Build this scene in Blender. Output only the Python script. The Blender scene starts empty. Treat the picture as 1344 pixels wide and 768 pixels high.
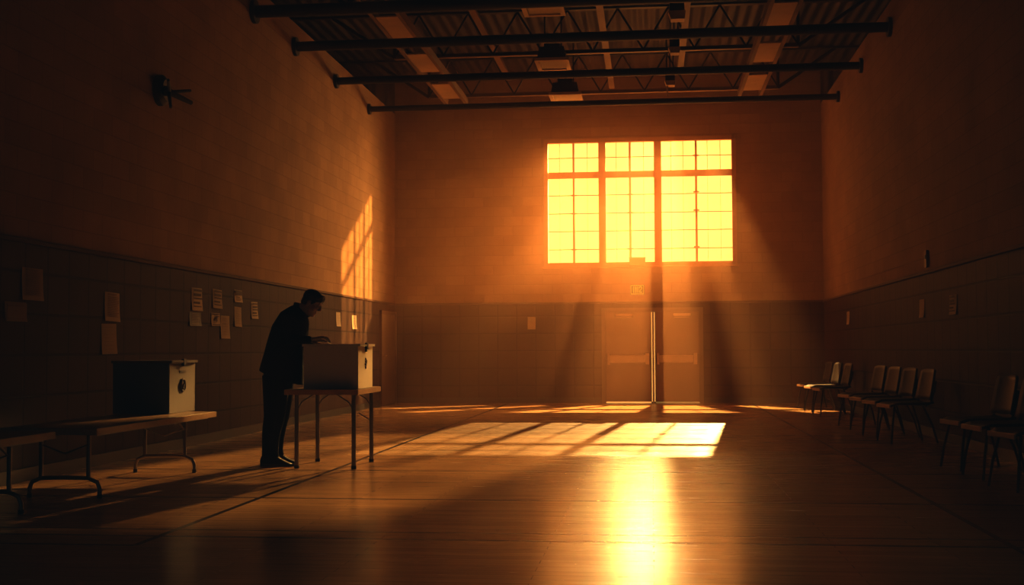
import bpy, bmesh, math, random
from mathutils import Vector, Matrix, Euler
random.seed(7)
PI = math.pi
scene = bpy.context.scene
COL = scene.collection

# ------------------------------------------------------------------ camera
F, YAW, PITCH, ROLL, HC = 1603.5, 0.1137, 0.0466, -0.0043, 1.1126
fw0 = Vector((-math.sin(YAW), math.cos(YAW), 0)); rt0 = Vector((math.cos(YAW), math.sin(YAW), 0)); UPZ = Vector((0, 0, 1))
fwd = fw0*math.cos(PITCH)+UPZ*math.sin(PITCH); up0 = -fw0*math.sin(PITCH)+UPZ*math.cos(PITCH)
RT = rt0*math.cos(ROLL)+up0*math.sin(ROLL); UP = -rt0*math.sin(ROLL)+up0*math.cos(ROLL)
CAMP = Vector((0, 0, HC))
cd = bpy.data.cameras.new('camera'); cam = bpy.data.objects.new('camera', cd); COL.objects.link(cam)
cd.sensor_width = 36; cd.sensor_fit = 'HORIZONTAL'; cd.lens = F/1344*36; cd.clip_end = 300; cd.clip_start = .05
m = Matrix((RT, UP, -fwd)).transposed().to_4x4(); m.translation = CAMP; cam.matrix_world = m
scene.camera = cam

def ray(px, py): return (RT*((px-672)/F) + UP*(-(py-384)/F) + fwd)
def on_z(px, py, z=0):
    d = ray(px, py); return CAMP + d*((z-HC)/d.z)
def on_x(px, py, x):
    d = ray(px, py); return CAMP + d*(x/d.x)
def on_y(px, py, y):
    d = ray(px, py); return CAMP + d*(y/d.y)

# ------------------------------------------------------------------ dims of the hall
XL, XR, YB, YF = -5.38, 3.474, 25.32, -4.0
HW, HT, HDECK = 2.068, 6.12, 6.95
WX0, WX1, WZ0, WZ1 = -2.179, 1.72, 2.85, 5.464

# ------------------------------------------------------------------ materials
def mat(name, col, rough=.6, metal=0, var=.15, scale=6, bump=0, spec=.5, coat=0):
    M = bpy.data.materials.new(name); M.use_nodes = True
    nt = M.node_tree; b = nt.nodes['Principled BSDF']
    b.inputs['Roughness'].default_value = rough; b.inputs['Metallic'].default_value = metal
    b.inputs['Specular IOR Level'].default_value = spec; b.inputs['Coat Weight'].default_value = coat
    tc = nt.nodes.new('ShaderNodeTexCoord'); nz = nt.nodes.new('ShaderNodeTexNoise'); nz.inputs['Scale'].default_value = scale
    nz.inputs['Detail'].default_value = 4
    nt.links.new(tc.outputs['Object'], nz.inputs['Vector'])
    mx = nt.nodes.new('ShaderNodeMix'); mx.data_type = 'RGBA'
    mx.inputs[6].default_value = tuple(c*(1-var) for c in col)+(1,); mx.inputs[7].default_value = tuple(min(1, c*(1+var)) for c in col)+(1,)
    nt.links.new(nz.outputs['Fac'], mx.inputs[0]); nt.links.new(mx.outputs[2], b.inputs['Base Color'])
    if bump:
        bp = nt.nodes.new('ShaderNodeBump'); bp.inputs['Strength'].default_value = bump; bp.inputs['Distance'].default_value = .01
        nt.links.new(nz.outputs['Fac'], bp.inputs['Height']); nt.links.new(bp.outputs['Normal'], b.inputs['Normal'])
    return M

class NT:
    """small helper for maths in node trees"""
    def __init__(s, M): s.nt = M.node_tree
    def n(s, t, **kw):
        x = s.nt.nodes.new(t)
        for k, v in kw.items(): setattr(x, k, v)
        return x
    def l(s, a, b): s.nt.links.new(a, b)
    def math(s, op, a, b=None, c=None, clamp=False):
        x = s.n('ShaderNodeMath', operation=op, use_clamp=clamp)
        for i, v in enumerate((a, b, c)):
            if v is None: continue
            if isinstance(v, (int, float)): x.inputs[i].default_value = v
            else: s.l(v, x.inputs[i])
        return x.outputs[0]

def wall_mat(name, axis, upper, lower):
    """painted block above, dark glazed tile below; axis = horizontal world axis of the wall (0 = x, 1 = y)"""
    M = bpy.data.materials.new(name); M.use_nodes = True; h = NT(M); b = M.node_tree.nodes['Principled BSDF']
    tc = h.n('ShaderNodeTexCoord'); sp = h.n('ShaderNodeSeparateXYZ'); h.l(tc.outputs['Object'], sp.inputs[0])
    cb = h.n('ShaderNodeCombineXYZ'); h.l(sp.outputs[axis], cb.inputs[0]); h.l(sp.outputs[2], cb.inputs[1])
    low = h.math('LESS_THAN', sp.outputs[2], HW)
    def brick(w, hgt, mortar, offs):
        t = h.n('ShaderNodeTexBrick', offset=offs, squash=1.0); h.l(cb.outputs[0], t.inputs['Vector'])
        t.inputs['Scale'].default_value = 1; t.inputs['Brick Width'].default_value = w; t.inputs['Row Height'].default_value = hgt
        t.inputs['Mortar Size'].default_value = mortar; t.inputs['Mortar Smooth'].default_value = .3; t.inputs['Bias'].default_value = 0
        t.inputs['Color1'].default_value = (.85,)*3+(1,); t.inputs['Color2'].default_value = (1.1,)*3+(1,); t.inputs['Mortar'].default_value = (.62 if w > .405 else .25,)*3+(1,)
        return t
    bu = brick(.41, .205, .006, .5); bl = brick(.40, .36, .014, 0)
    nz = h.n('ShaderNodeTexNoise'); nz.inputs['Scale'].default_value = 1.3; nz.inputs['Detail'].default_value = 6; h.l(tc.outputs['Object'], nz.inputs['Vector'])
    def tint(col, t, amt):
        m1 = h.n('ShaderNodeMix', data_type='RGBA', blend_type='MULTIPLY'); m1.inputs[0].default_value = amt; m1.inputs[6].default_value = col+(1,)
        h.l(t.outputs['Color'], m1.inputs[7])
        m2 = h.n('ShaderNodeMix', data_type='RGBA', blend_type='MULTIPLY'); m2.inputs[0].default_value = .45; h.l(m1.outputs[2], m2.inputs[6])
        h.l(nz.outputs['Fac'], m2.inputs[7]); return m2.outputs[2]
    mx = h.n('ShaderNodeMix', data_type='RGBA'); h.l(low, mx.inputs[0]); h.l(tint(upper, bu, .55), mx.inputs[6]); h.l(tint(lower, bl, .8), mx.inputs[7])
    h.l(mx.outputs[2], b.inputs['Base Color'])
    r = h.math('MULTIPLY_ADD', low, -.15, .8); h.l(r, b.inputs['Roughness'])
    b.inputs['Specular IOR Level'].default_value = .12
    hm = h.n('ShaderNodeMix', data_type='FLOAT'); h.l(low, hm.inputs[0]); h.l(bu.outputs['Fac'], hm.inputs[2]); h.l(bl.outputs['Fac'], hm.inputs[3])
    bp = h.n('ShaderNodeBump', invert=True); bp.inputs['Strength'].default_value = .5; bp.inputs['Distance'].default_value = .006
    h.l(hm.outputs[0], bp.inputs['Height']); h.l(bp.outputs['Normal'], b.inputs['Normal'])
    return M

UPPER, LOWER = (.42, .26, .15), (.065, .034, .023)
M_wl = wall_mat('wall_paint_left_lit', 1, (.42, .265, .155), LOWER); M_wr = wall_mat('wall_paint_right_shaded', 1, (.31, .195, .115), LOWER); M_wb = wall_mat('wall_paint_back', 0, UPPER, LOWER)  # upper colour lighter left, darker right: uneven light put into the colour

# floor: varnished boards with dark court lines
def floor_mat():
    M = bpy.data.materials.new('varnished_floor'); M.use_nodes = True; h = NT(M); b = M.node_tree.nodes['Principled BSDF']
    tc = h.n('ShaderNodeTexCoord'); sp = h.n('ShaderNodeSeparateXYZ'); h.l(tc.outputs['Object'], sp.inputs[0]); x, y = sp.outputs[0], sp.outputs[1]
    ylines = [(on_z(900, py).y, w) for py, w in ((593, .03), (620.5, .035), (659, .03), (703.5, .016), (713, .03))]
    pL0, pL1 = on_z(188, 716), on_z(470, 602); xl = (pL0.x+pL1.x)/2
    pR0, pR1 = on_z(1060, 577), on_z(1300, 688); xr = (pR0.x+pR1.x)/2
    tot = None
    def add(a):
        nonlocal tot
        tot = a if tot is None else h.math('MAXIMUM', tot, a)
    def line(co, c, w):
        d = h.math('ABSOLUTE', h.math('SUBTRACT', co, c)); return h.math('LESS_THAN', d, w)
    for c, w in ylines: add(h.math('MULTIPLY', line(y, c, w), .75))
    add(h.math('MULTIPLY', line(x, xl, .022), h.math('GREATER_THAN', y, pL0.y)))
    add(h.math('MULTIPLY', line(x, xr, .022), .7))
    add(h.math('MULTIPLY', line(y, pL0.y, .025), h.math('LESS_THAN', x, xl)))
    # board grain along x
    mp = h.n('ShaderNodeMapping'); mp.inputs['Scale'].default_value = (1.1, 9, 1); h.l(tc.outputs['Object'], mp.inputs[0])
    n1 = h.n('ShaderNodeTexNoise'); n1.inputs['Scale'].default_value = 1.6; n1.inputs['Detail'].default_value = 7; n1.inputs['Roughness'].default_value = .6; h.l(mp.outputs[0], n1.inputs['Vector'])
    br = h.n('ShaderNodeTexBrick', offset=.37); h.l(tc.outputs['Object'], br.inputs['Vector']); br.inputs['Scale'].default_value = 1
    br.inputs['Brick Width'].default_value = 1.6; br.inputs['Row Height'].default_value = .11; br.inputs['Mortar Size'].default_value = .003
    br.inputs['Color1'].default_value = (.8,)*3+(1,); br.inputs['Color2'].default_value = (1.1,)*3+(1,); br.inputs['Mortar'].default_value = (.45,)*3+(1,)
    c1 = h.n('ShaderNodeMix', data_type='RGBA'); h.l(n1.outputs['Fac'], c1.inputs[0]); c1.inputs[6].default_value = (.31, .18, .085, 1); c1.inputs[7].default_value = (.58, .35, .17, 1)
    c2 = h.n('ShaderNodeMix', data_type='RGBA', blend_type='MULTIPLY'); c2.inputs[0].default_value = .7; h.l(c1.outputs[2], c2.inputs[6]); h.l(br.outputs['Color'], c2.inputs[7])
    c3 = h.n('ShaderNodeMix', data_type='RGBA'); h.l(tot, c3.inputs[0]); h.l(c2.outputs[2], c3.inputs[6]); c3.inputs[7].default_value = (.012, .009, .008, 1)
    h.l(c3.outputs[2], b.inputs['Base Color'])
    n2 = h.n('ShaderNodeTexNoise'); n2.inputs['Scale'].default_value = 2.2; n2.inputs['Detail'].default_value = 5; h.l(mp.outputs[0], n2.inputs['Vector'])
    h.l(h.math('MULTIPLY_ADD', n2.outputs['Fac'], .16, FLOOR_ROUGH), b.inputs['Roughness'])
    h.l(h.math('MULTIPLY_ADD', tot, -.44, .52), b.inputs['Specular IOR Level'])
    mp2 = h.n('ShaderNodeMapping'); mp2.inputs['Scale'].default_value = (1.0, 5, 1); h.l(tc.outputs['Object'], mp2.inputs[0])
    n3 = h.n('ShaderNodeTexNoise'); n3.inputs['Scale'].default_value = 2.5; n3.inputs['Detail'].default_value = 3; h.l(mp2.outputs[0], n3.inputs['Vector'])
    bp = h.n('ShaderNodeBump'); bp.inputs['Strength'].default_value = .12; bp.inputs['Distance'].default_value = .02
    h.l(n3.outputs['Fac'], bp.inputs['Height']); h.l(bp.outputs['Normal'], b.inputs['Normal'])
    return M
FLOOR_ROUGH = .16
M_floor = floor_mat()

def deck_mat():
    M = mat('roof_deck', (.045, .029, .019), .7, var=.2, scale=2); h = NT(M); b = M.node_tree.nodes['Principled BSDF']
    tc = h.n('ShaderNodeTexCoord'); w = h.n('ShaderNodeTexWave', wave_type='BANDS', bands_direction='X'); w.inputs['Scale'].default_value = 1.6; h.l(tc.outputs['Object'], w.inputs['Vector'])
    bp = h.n('ShaderNodeBump'); bp.inputs['Strength'].default_value = .8; bp.inputs['Distance'].default_value = .05; h.l(w.outputs['Fac'], bp.inputs['Height']); h.l(bp.outputs['Normal'], b.inputs['Normal'])
    return M
M_deck = deck_mat()
M_steel = mat('dark_steel', (.025, .019, .016), .5, .2, spec=.3)
M_beam = mat('painted_beam', (.20, .125, .075), .55, spec=.3)
M_fix = mat('pale_fixture', (.50, .36, .24), .55, spec=.3)
M_frame = mat('window_frame_paint', (.42, .22, .10), .55)
M_cap = mat('cap_rail', (.10, .06, .04), .7, spec=.12)
M_base = mat('rubber_base', (.03, .025, .022), .5)
M_door = mat('door_paint', (.20, .125, .085), .45, var=.06)
M_doorframe = mat('door_frame_paint', (.16, .10, .07), .5)
M_bar = mat('brushed_bar', (.50, .36, .24), .35, .7)
M_wood = mat('table_laminate', (.34, .22, .13), .32, scale=3)
M_edge = mat('table_edge', (.50, .30, .15), .4)
M_leg = mat('tube_steel', (.30, .27, .25), .35, .8)
M_box = mat('box_card', (.72, .68, .62), .6, var=.04)
M_boxblue = mat('box_card_blue', (.10, .16, .22), .6, var=.05)
M_dark = mat('dark_plastic', (.02, .02, .022), .5)
M_paper = mat('paper', (.52, .43, .33), .8, var=.08)
M_paper2 = mat('aged_paper', (.38, .29, .20), .8, var=.1)
M_ink = mat('ink', (.10, .08, .07), .8)
M_mid = mat('grey_print', (.32, .24, .18), .8)
M_blackposter = mat('dark_poster', (.035, .035, .045), .6)
M_seat = mat('chair_plastic', (.06, .048, .04), .5, spec=.3)
M_seatlit = mat('chair_edge_lit', (.60, .42, .28), .5)  # pale colour paints the light caught by the seat fronts
M_chairleg = mat('chair_tube', (.05, .045, .042), .45, .5)
M_endlit = mat('box_card_end_lit', (.90, .80, .66), .6, var=.04)  # paler than the box card: light on the end put into its colour
M_endshade = mat('box_card_end_shaded', (.12, .095, .075), .6, var=.04)  # same card darkened: shade on the low-table box put into its colour
M_skin = mat('skin', (.50, .30, .21), .55, var=.06)
M_jacket = mat('jacket_cloth', (.016, .018, .024), .95, scale=60, bump=.2, spec=.06)
M_trouser = mat('trouser_cloth', (.012, .014, .019), .95, scale=60, bump=.2, spec=.05)
M_shirt = mat('shirt_cloth', (.05, .055, .07), .8)
M_shoe = mat('shoe_leather', (.018, .016, .015), .45, spec=.2)
M_lace = mat('lace', (.45, .38, .3), .7)
M_hair = mat('hair', (.022, .014, .010), .6, scale=90, bump=.5)
M_sign = mat('sign_green', (.16, .26, .05), .5)
M_letter = mat('sign_letter', (.85, .95, .35), .5)

def emit_mat(name, col, strength, transp=None):
    M = bpy.data.materials.new(name); M.use_nodes = True; nt = M.node_tree; nt.nodes.clear(); h = NT(M)
    o = h.n('ShaderNodeOutputMaterial'); e = h.n('ShaderNodeEmission'); e.inputs[0].default_value = col+(1,); e.inputs[1].default_value = strength
    tc = h.n('ShaderNodeTexCoord'); nz = h.n('ShaderNodeTexNoise'); nz.inputs['Scale'].default_value = .8; h.l(tc.outputs['Object'], nz.inputs['Vector'])
    h.l(h.math('MULTIPLY_ADD', nz.outputs['Fac'], .12*strength, .94*strength), e.inputs[1])
    if transp:
        t = h.n('ShaderNodeBsdfTransparent'); t.inputs[0].default_value = transp+(1,); a = h.n('ShaderNodeAddShader')
        h.l(e.outputs[0], a.inputs[0]); h.l(t.outputs[0], a.inputs[1]); h.l(a.outputs[0], o.inputs[0])
    else: h.l(e.outputs[0], o.inputs[0])
    return M
M_glass = emit_mat('hazy_lit_glass', (1.3, .49, .108), 1.1, (.9, .9, .9))
M_gap = emit_mat('daylight_in_gap', (1.25, .60, .15), .85)  # emissive strips stand in for daylight leaking round the door leaves
M_gapdim = emit_mat('dim_daylight_in_gap', (1.0, .55, .14), .32)

# ------------------------------------------------------------------ mesh building
class MB:
    def __init__(s): s.bm = bmesh.new()
    def box(s, lo, hi, rot=None, piv=None, bev=0):
        lo, hi = Vector(lo), Vector(hi); c = (lo+hi)/2; d = hi-lo
        g = bmesh.ops.create_cube(s.bm, size=1); vs = g['verts']
        for v in vs: v.co = Vector((v.co.x*d.x, v.co.y*d.y, v.co.z*d.z))+c
        if bev:
            es = list({e for v in vs for e in v.link_edges})
            r = bmesh.ops.bevel(s.bm, geom=es, offset=bev, segments=2, affect='EDGES', profile=.5); vs = list({v for f in r['faces'] for v in f.verts} | {v for v in vs if v.is_valid})
        if rot is not None:
            p = Vector(piv) if piv is not None else c; R = rot.to_matrix() if hasattr(rot, 'to_matrix') else rot
            for v in vs: v.co = R @ (v.co-p)+p
        return s
    def tube(s, pts, r, n=10, cap=True):
        pts = [Vector(p) for p in pts]; rs = r if isinstance(r, (list, tuple)) else [r]*len(pts); rings = []
        ref = None
        for i, p in enumerate(pts):
            t = (pts[min(i+1, len(pts)-1)]-pts[max(i-1, 0)]).normalized()
            if ref is None: ref = Vector((0, 0, 1)) if abs(t.z) < .9 else Vector((1, 0, 0))
            u = (ref-t*ref.dot(t)).normalized(); w = t.cross(u); ref = u
            rings.append([s.bm.verts.new(p+(u*math.cos(2*PI*k/n)+w*math.sin(2*PI*k/n))*rs[i]) for k in range(n)])
        s._skin(rings, cap); return s
    def _skin(s, rings, cap=True):
        n = len(rings[0])
        for a, b in zip(rings, rings[1:]):
            for k in range(n): s.bm.faces.new((a[k], a[(k+1) % n], b[(k+1) % n], b[k]))
        if cap: s.bm.faces.new(list(reversed(rings[0]))); s.bm.faces.new(rings[-1])
    def loft(s, rings, n=24, sq=1.0):
        """rings: (back point, front point, lateral half width b); in-plane half = distance/2, lateral is y"""
        R = []
        for bk, fr, b in rings:
            bk, fr = Vector(bk), Vector(fr); c = (bk+fr)/2; a = (fr-bk)/2
            ring = []
            for k in range(n):
                t = 2*PI*k/n; cx, sx = math.cos(t), math.sin(t)
                cx = math.copysign(abs(cx)**sq, cx); sx = math.copysign(abs(sx)**sq, sx)
                ring.append(s.bm.verts.new(c+a*cx+Vector((0, b*sx, 0))))
            R.append(ring)
        s._skin(R); return s
    def ell(s, c, r, M=None, seg=20):
        g = bmesh.ops.create_uvsphere(s.bm, u_segments=seg, v_segments=seg//2+2, radius=1)
        for v in g['verts']:
            p = Vector((v.co.x*r[0], v.co.y*r[1], v.co.z*r[2]))+Vector(c); v.co = M @ p if M is not None else p
        return s
    def cap(s, a, b, ra, rb, M=None, n=12):
        """tapered capsule"""
        a, b = Vector(a), Vector(b)
        if M is not None: a, b = M @ a, M @ b
        t = (b-a).normalized(); ref = Vector((0, 0, 1)) if abs(t.z) < .9 else Vector((1, 0, 0)); u = (ref-t*ref.dot(t)).normalized(); w = t.cross(u); R = []
        for p, r, ph in [(a, ra, -80), (a, ra, -45), (a, ra, 0), (b, rb, 0), (b, rb, 45), (b, rb, 80)]:
            ph = math.radians(ph); R.append([s.bm.verts.new(p+t*math.sin(ph)*r+(u*math.cos(2*PI*k/n)+w*math.sin(2*PI*k/n))*r*math.cos(ph)) for k in range(n)])
        s._skin(R); return s
    def prism(s, poly, axis, a, b):
        """poly: 2D points on the two other axes (in order), extruded along axis from a to b"""
        def P(u, v, w): return {0: (w, u, v), 1: (u, w, v), 2: (u, v, w)}[axis]
        A = [s.bm.verts.new(P(u, v, a)) for u, v in poly]; B = [s.bm.verts.new(P(u, v, b)) for u, v in poly]
        s._skin([A, B]); return s
    def build(s, name, M, parent=None, smooth=False, loc=None):
        bmesh.ops.recalc_face_normals(s.bm, faces=s.bm.faces)
        me = bpy.data.meshes.new(name); s.bm.to_mesh(me); s.bm.free()
        return link(name, me, M, parent, smooth, loc)

def link(name, me, M, parent=None, smooth=False, loc=None):
    me.materials.clear(); me.materials.append(M)
    if smooth:
        for p in me.polygons: p.use_smooth = True
        try: me.set_sharp_from_angle(angle=math.radians(38))
        except Exception: pass
    o = bpy.data.objects.new(name, me); COL.objects.link(o)
    if parent is not None: o.parent = parent
    if loc is not None: o.location = loc
    return o

def remeshed(mb, name, M, voxel, parent=None, smooth_it=4):
    bmesh.ops.recalc_face_normals(mb.bm, faces=mb.bm.faces)
    me = bpy.data.meshes.new(name+'_src'); mb.bm.to_mesh(me); mb.bm.free()
    t = bpy.data.objects.new('tmp', me); COL.objects.link(t)
    r = t.modifiers.new('r', 'REMESH'); r.mode = 'VOXEL'; r.voxel_size = voxel
    if smooth_it:
        q = t.modifiers.new('s', 'SMOOTH'); q.iterations = smooth_it; q.factor = .5
    dg = bpy.context.evaluated_depsgraph_get(); dg.update()
    out = bpy.data.meshes.new_from_object(t.evaluated_get(dg)); out.name = name
    bpy.data.objects.remove(t); bpy.data.meshes.remove(me)
    o = link(name, out, M, parent)
    for p in out.polygons: p.use_smooth = True
    return o

def tag(o, label=None, cat=None, group=None, kind=None):
    for k, v in (('label', label), ('category', cat), ('group', group), ('kind', kind)):
        if v: o[k] = v
    return o
def empty(name, loc=(0, 0, 0), rz=0, **kw):
    o = bpy.data.objects.new(name, None); COL.objects.link(o); o.location = loc; o.rotation_euler = (0, 0, rz); o.empty_display_size = .1
    return tag(o, **kw)
def copy_tree(o, parent=None):
    c = o.copy(); COL.objects.link(c)
    if parent is not None: c.parent = parent
    for ch in list(o.children): copy_tree(ch, c)
    return c

# ------------------------------------------------------------------ shell
T = .2
tag(MB().box((XL-T, YF-T, -.2), (XR+T, YB+T, 0)).build('floor', M_floor), kind='structure')
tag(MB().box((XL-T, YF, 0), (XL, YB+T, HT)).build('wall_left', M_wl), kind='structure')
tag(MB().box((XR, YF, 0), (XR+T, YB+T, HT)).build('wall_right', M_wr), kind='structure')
# back wall with the window hole
b = MB()
b.box((XL, YB, 0), (WX0, YB+.12, HDECK)); b.box((WX1, YB, 0), (XR, YB+.12, HDECK)); b.box((WX0, YB, 0), (WX1, YB+.12, WZ0)); b.box((WX0, YB, WZ1), (WX1, YB+.12, HDECK))
tag(b.build('wall_back', M_wb), kind='structure')
tag(MB().box((XL-T, YF-T, 0), (XR+T, YF, HDECK+.3)).build('wall_rear', M_wb), kind='structure')
b = MB(); b.box((XL-1.2, YF-T, HDECK), (XR+1.2, YB+T, HDECK+.12))
# raised sides above the wall heads
b.box((XL-1.2, YF-T, HT), (XL-1.0, YB+T, HDECK)); b.box((XR+1.0, YF-T, HT), (XR+1.2, YB+T, HDECK)); b.box((XL-1.2, YF-T, HT-.12), (XL-T, YB+T, HT)); b.box((XR+T, YF-T, HT-.12), (XR+1.2, YB+T, HT))
b.box((XL-1.2, YB, HT), (XL, YB+.12, HDECK)); b.box((XR, YB, HT), (XR+1.2, YB+.12, HDECK))
tag(b.build('ceiling', M_deck), kind='structure')
# cap rail above the tile, rubber base
for nm, lo, hi in (('trim_left', (XL, YF, HW-.02), (XL+.025, YB, HW+.02)), ('trim_right', (XR-.025, YF, HW-.02), (XR, YB, HW+.02)), ('trim_back', (XL, YB-.025, HW-.02), (XR, YB, HW+.02))):
    tag(MB().box(lo, hi, bev=.006).build(nm, M_cap), kind='structure')
for nm, lo, hi in (('baseboard_left', (XL, YF, 0), (XL+.02, YB, .11)), ('baseboard_right', (XR-.02, YF, 0), (XR, YB, .11))):
    tag(MB().box(lo, hi).build(nm, M_base), kind='structure')
DX0, DX1 = on_y(795, 470, YB).x, on_y(918, 470, YB).x; DXC = on_y(857.5, 470, YB).x; DH = on_y(857, 409, YB).z
b = MB(); b.box((XL, YB-.02, 0), (DX0-.08, YB, .11)); b.box((DX1+.08, YB-.02, 0), (XR, YB, .11))
tag(b.build('baseboard_back', M_base), kind='structure')

# ------------------------------------------------------------------ window
win = empty('window_1', ((WX0+WX1)/2, YB, WZ0), kind='structure')
def W(mb, name, M): 
    o = mb.build(name, M); o.parent = win; o.matrix_parent_inverse = Matrix.Translation(-win.location); return o
def wx(px): return on_y(px, 265, YB).x
def wz(py): return on_y(830, py, YB).z
fr = .055
b = MB(); y0, y1 = YB-.035, YB+.09
b.box((WX0-.03, y0, WZ0-.03), (WX0+fr, y1, WZ1+.03)); b.box((WX1-fr, y0, WZ0-.03), (WX1+.03, y1, WZ1+.03)); b.box((WX0, y0, WZ0-.03), (WX1, y1, WZ0+fr)); b.box((WX0, y0, WZ1-fr), (WX1, y1, WZ1+.03))
W(b, 'window_frame', M_frame)
m1, m2 = wx(790.5), wx(863.5); zt = wz(228.5)
for mx_ in (m1, m2): W(MB().box((mx_-.075, YB, WZ0), (mx_+.075, YB+.085, WZ1)), 'mullion', M_frame)
W(MB().box((WX0, YB+.005, zt-.065), (WX1, YB+.08, zt+.065)), 'transom', M_frame)
for px in (753, 827, 914): W(MB().box((wx(px)-.022, YB+.03, WZ0), (wx(px)+.022, YB+.07, WZ1)), 'thin_mullion', M_frame)
b = MB()
for py in (205.5, 255, 279, 302.5, 326.5): b.box((WX0, YB+.045, wz(py)-.007), (WX1, YB+.06, wz(py)+.007))
for px in (734.5, 771, 809, 845, 881, 897, 929, 946):
    b.box((wx(px)-.005, YB+.045, zt), (wx(px)+.005, YB+.06, WZ1)); b.box((wx(px)-.0025, YB+.045, WZ0), (wx(px)+.0025, YB+.06, zt))
W(b, 'glazing_bars', M_frame)
b = MB()
for px in (753, 827, 914):
    for py in ((255, 279, 326.5) if px != 914 else (205.5, 253, 277, 325)): b.box((wx(px)-.06, YB+.02, wz(py)-.014), (wx(px)+.06, YB+.05, wz(py)+.014))
W(b, 'bar_clip', M_frame)
W(MB().box((WX0+.01, YB+.06, WZ0+.01), (WX1-.01, YB+.066, WZ1-.01)), 'window_pane', M_glass)
W(MB().box((WX0-.07, YB-.06, WZ0-.06), (WX1+.07, YB, WZ0-.025), bev=.006), 'window_sill', M_frame)
a, c = on_y(826, 337, YB), on_y(847, 347, YB)
t = empty('latch_box', ((a.x+c.x)/2, YB-.02, WZ0-.02), label='small brown box standing on the sill at the foot of the big window', cat='box')
MB().box((-.165, -.035, .0), (.165, .02, .155), bev=.008).build('box_body', M_frame, t); MB().box((-.175, -.04, .155), (.175, .025, .175), bev=.004).build('lid', M_frame, t)

# ------------------------------------------------------------------ double door
def rel(o, par): o.parent = par; o.matrix_parent_inverse = Matrix.Translation(-par.location); return o
d1 = empty('door_1', (DXC, YB, 0), kind='structure')
yd = YB-.03
b = MB(); b.box((DX0-.08, YB-.05, 0), (DX0, YB, DH+.08)); b.box((DX1, YB-.05, 0), (DX1+.08, YB, DH+.08)); b.box((DX0-.08, YB-.05, DH), (DX1+.08, YB, DH+.08)); rel(b.build('door_frame', M_doorframe), d1)
for sgn, xa, xb in ((-1, DX0+.005, DXC-.045), (1, DXC+.045, DX1-.005)):
    leaf = rel(MB().box((xa, yd, .035), (xb, YB-.002, DH-.005), bev=.004).build('door_leaf', M_door), d1)
    za, zb = on_y(857, 476, YB).z, on_y(857, 466, YB).z
    b = MB(); e0, e1 = xa+.06, xb-.05
    b.box((e0, yd-.06, za), (e1, yd-.02, zb), bev=.01)
    pb = rel(b.build('push_bar', M_bar), d1)
    b = MB(); b.box((e0-.025, yd-.075, za-.04), (e0+.02, yd, zb+.04), bev=.008); b.box((e1-.07, yd-.075, za-.04), (e1+.01, yd, zb+.04), bev=.008); rel(b.build('bar_mount', M_bar), d1)
    xc = on_y(819 if sgn < 0 else 895, 414, YB).x
    b = MB(); b.box((xc-.18, yd-.06, DH-.10), (xc+.18, yd, DH-.045), bev=.01); b.box((xc-.16, yd-.02, DH-.125), (xc+.15, yd-.012, DH-.11)); rel(b.build('door_closer', M_bar), d1)
    rel(MB().box((xa, YB-.02, .002), (xb, YB-.005, .03)).build('threshold_glow_strip', M_gap if sgn < 0 else M_gapdim), d1)
b = MB(); b.box((DXC-.038, yd+.006, .03), (DXC-.018, yd+.02, DH-.01)); b.box((DXC+.016, yd+.006, .03), (DXC+.038, yd+.02, DH-.01)); rel(b.build('centre_glow_strip', M_gap), d1)
rel(MB().box((DXC-.017, yd-.012, .01), (DXC+.015, yd+.02, DH), bev=.004).build('door_post', M_bar), d1)
# plain door on the left wall by the corner
ya, yb2 = on_x(499, 470, XL).y, YB-.12; dh = on_x(499, 412, XL).z
d2 = empty('door_2', (XL, (ya+yb2)/2, 0), kind='structure')
b = MB(); b.box((XL, ya-.07, 0), (XL+.05, ya, dh+.07)); b.box((XL, yb2, 0), (XL+.05, yb2+.07, dh+.07)); b.box((XL, ya-.07, dh), (XL+.05, yb2+.07, dh+.07)); rel(b.build('door_frame', M_doorframe), d2)
rel(MB().box((XL, ya, .01), (XL+.03, yb2, dh), bev=.004).build('door_leaf', M_door), d2)
rel(MB().tube([(XL+.03, ya+.1, 1.0), (XL+.08, ya+.1, 1.0), (XL+.08, ya+.22, 1.0)], .012).build('door_handle', M_bar), d2)

# ------------------------------------------------------------------ exit sign
p = on_y(836.5, 380.5, YB); w2, h2 = .145, .105
t = empty('exit_sign', (p.x, YB, p.z), label='small green exit sign on the back wall above the double doors', cat='sign')
MB().box((-w2, -.06, -h2), (w2, 0, h2), bev=.006).build('sign_case', M_sign, t)
b = MB(); e = .014
b.box((-w2+.01, -.064, -h2+.01), (-w2+.01+e, -.059, h2-.01)); b.box((w2-.01-e, -.064, -h2+.01), (w2-.01, -.059, h2-.01)); b.box((-w2+.01, -.064, -h2+.01), (w2-.01, -.059, -h2+.01+e)); b.box((-w2+.01, -.064, h2-.01-e), (w2-.01, -.059, h2-.01))
b.build('sign_border', M_letter, t)
b = MB(); zz = .062
b.box((-.085, -.064, -zz), (-.067, -.059, zz)); b.box((-.045, -.064, -zz), (-.021, -.059, zz)); b.box((0, -.064, -zz), (.022, -.059, zz))
b.tube([(.045, -.061, .04), (.055, -.061, .058), (.075, -.061, .06), (.092, -.061, .045), (.09, -.061, .02), (.068, -.061, -.005), (.05, -.061, -.03), (.046, -.061, -.055), (.095, -.061, -.055)], .009, 6)
b.build('sign_lettering', M_letter, t)

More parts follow.
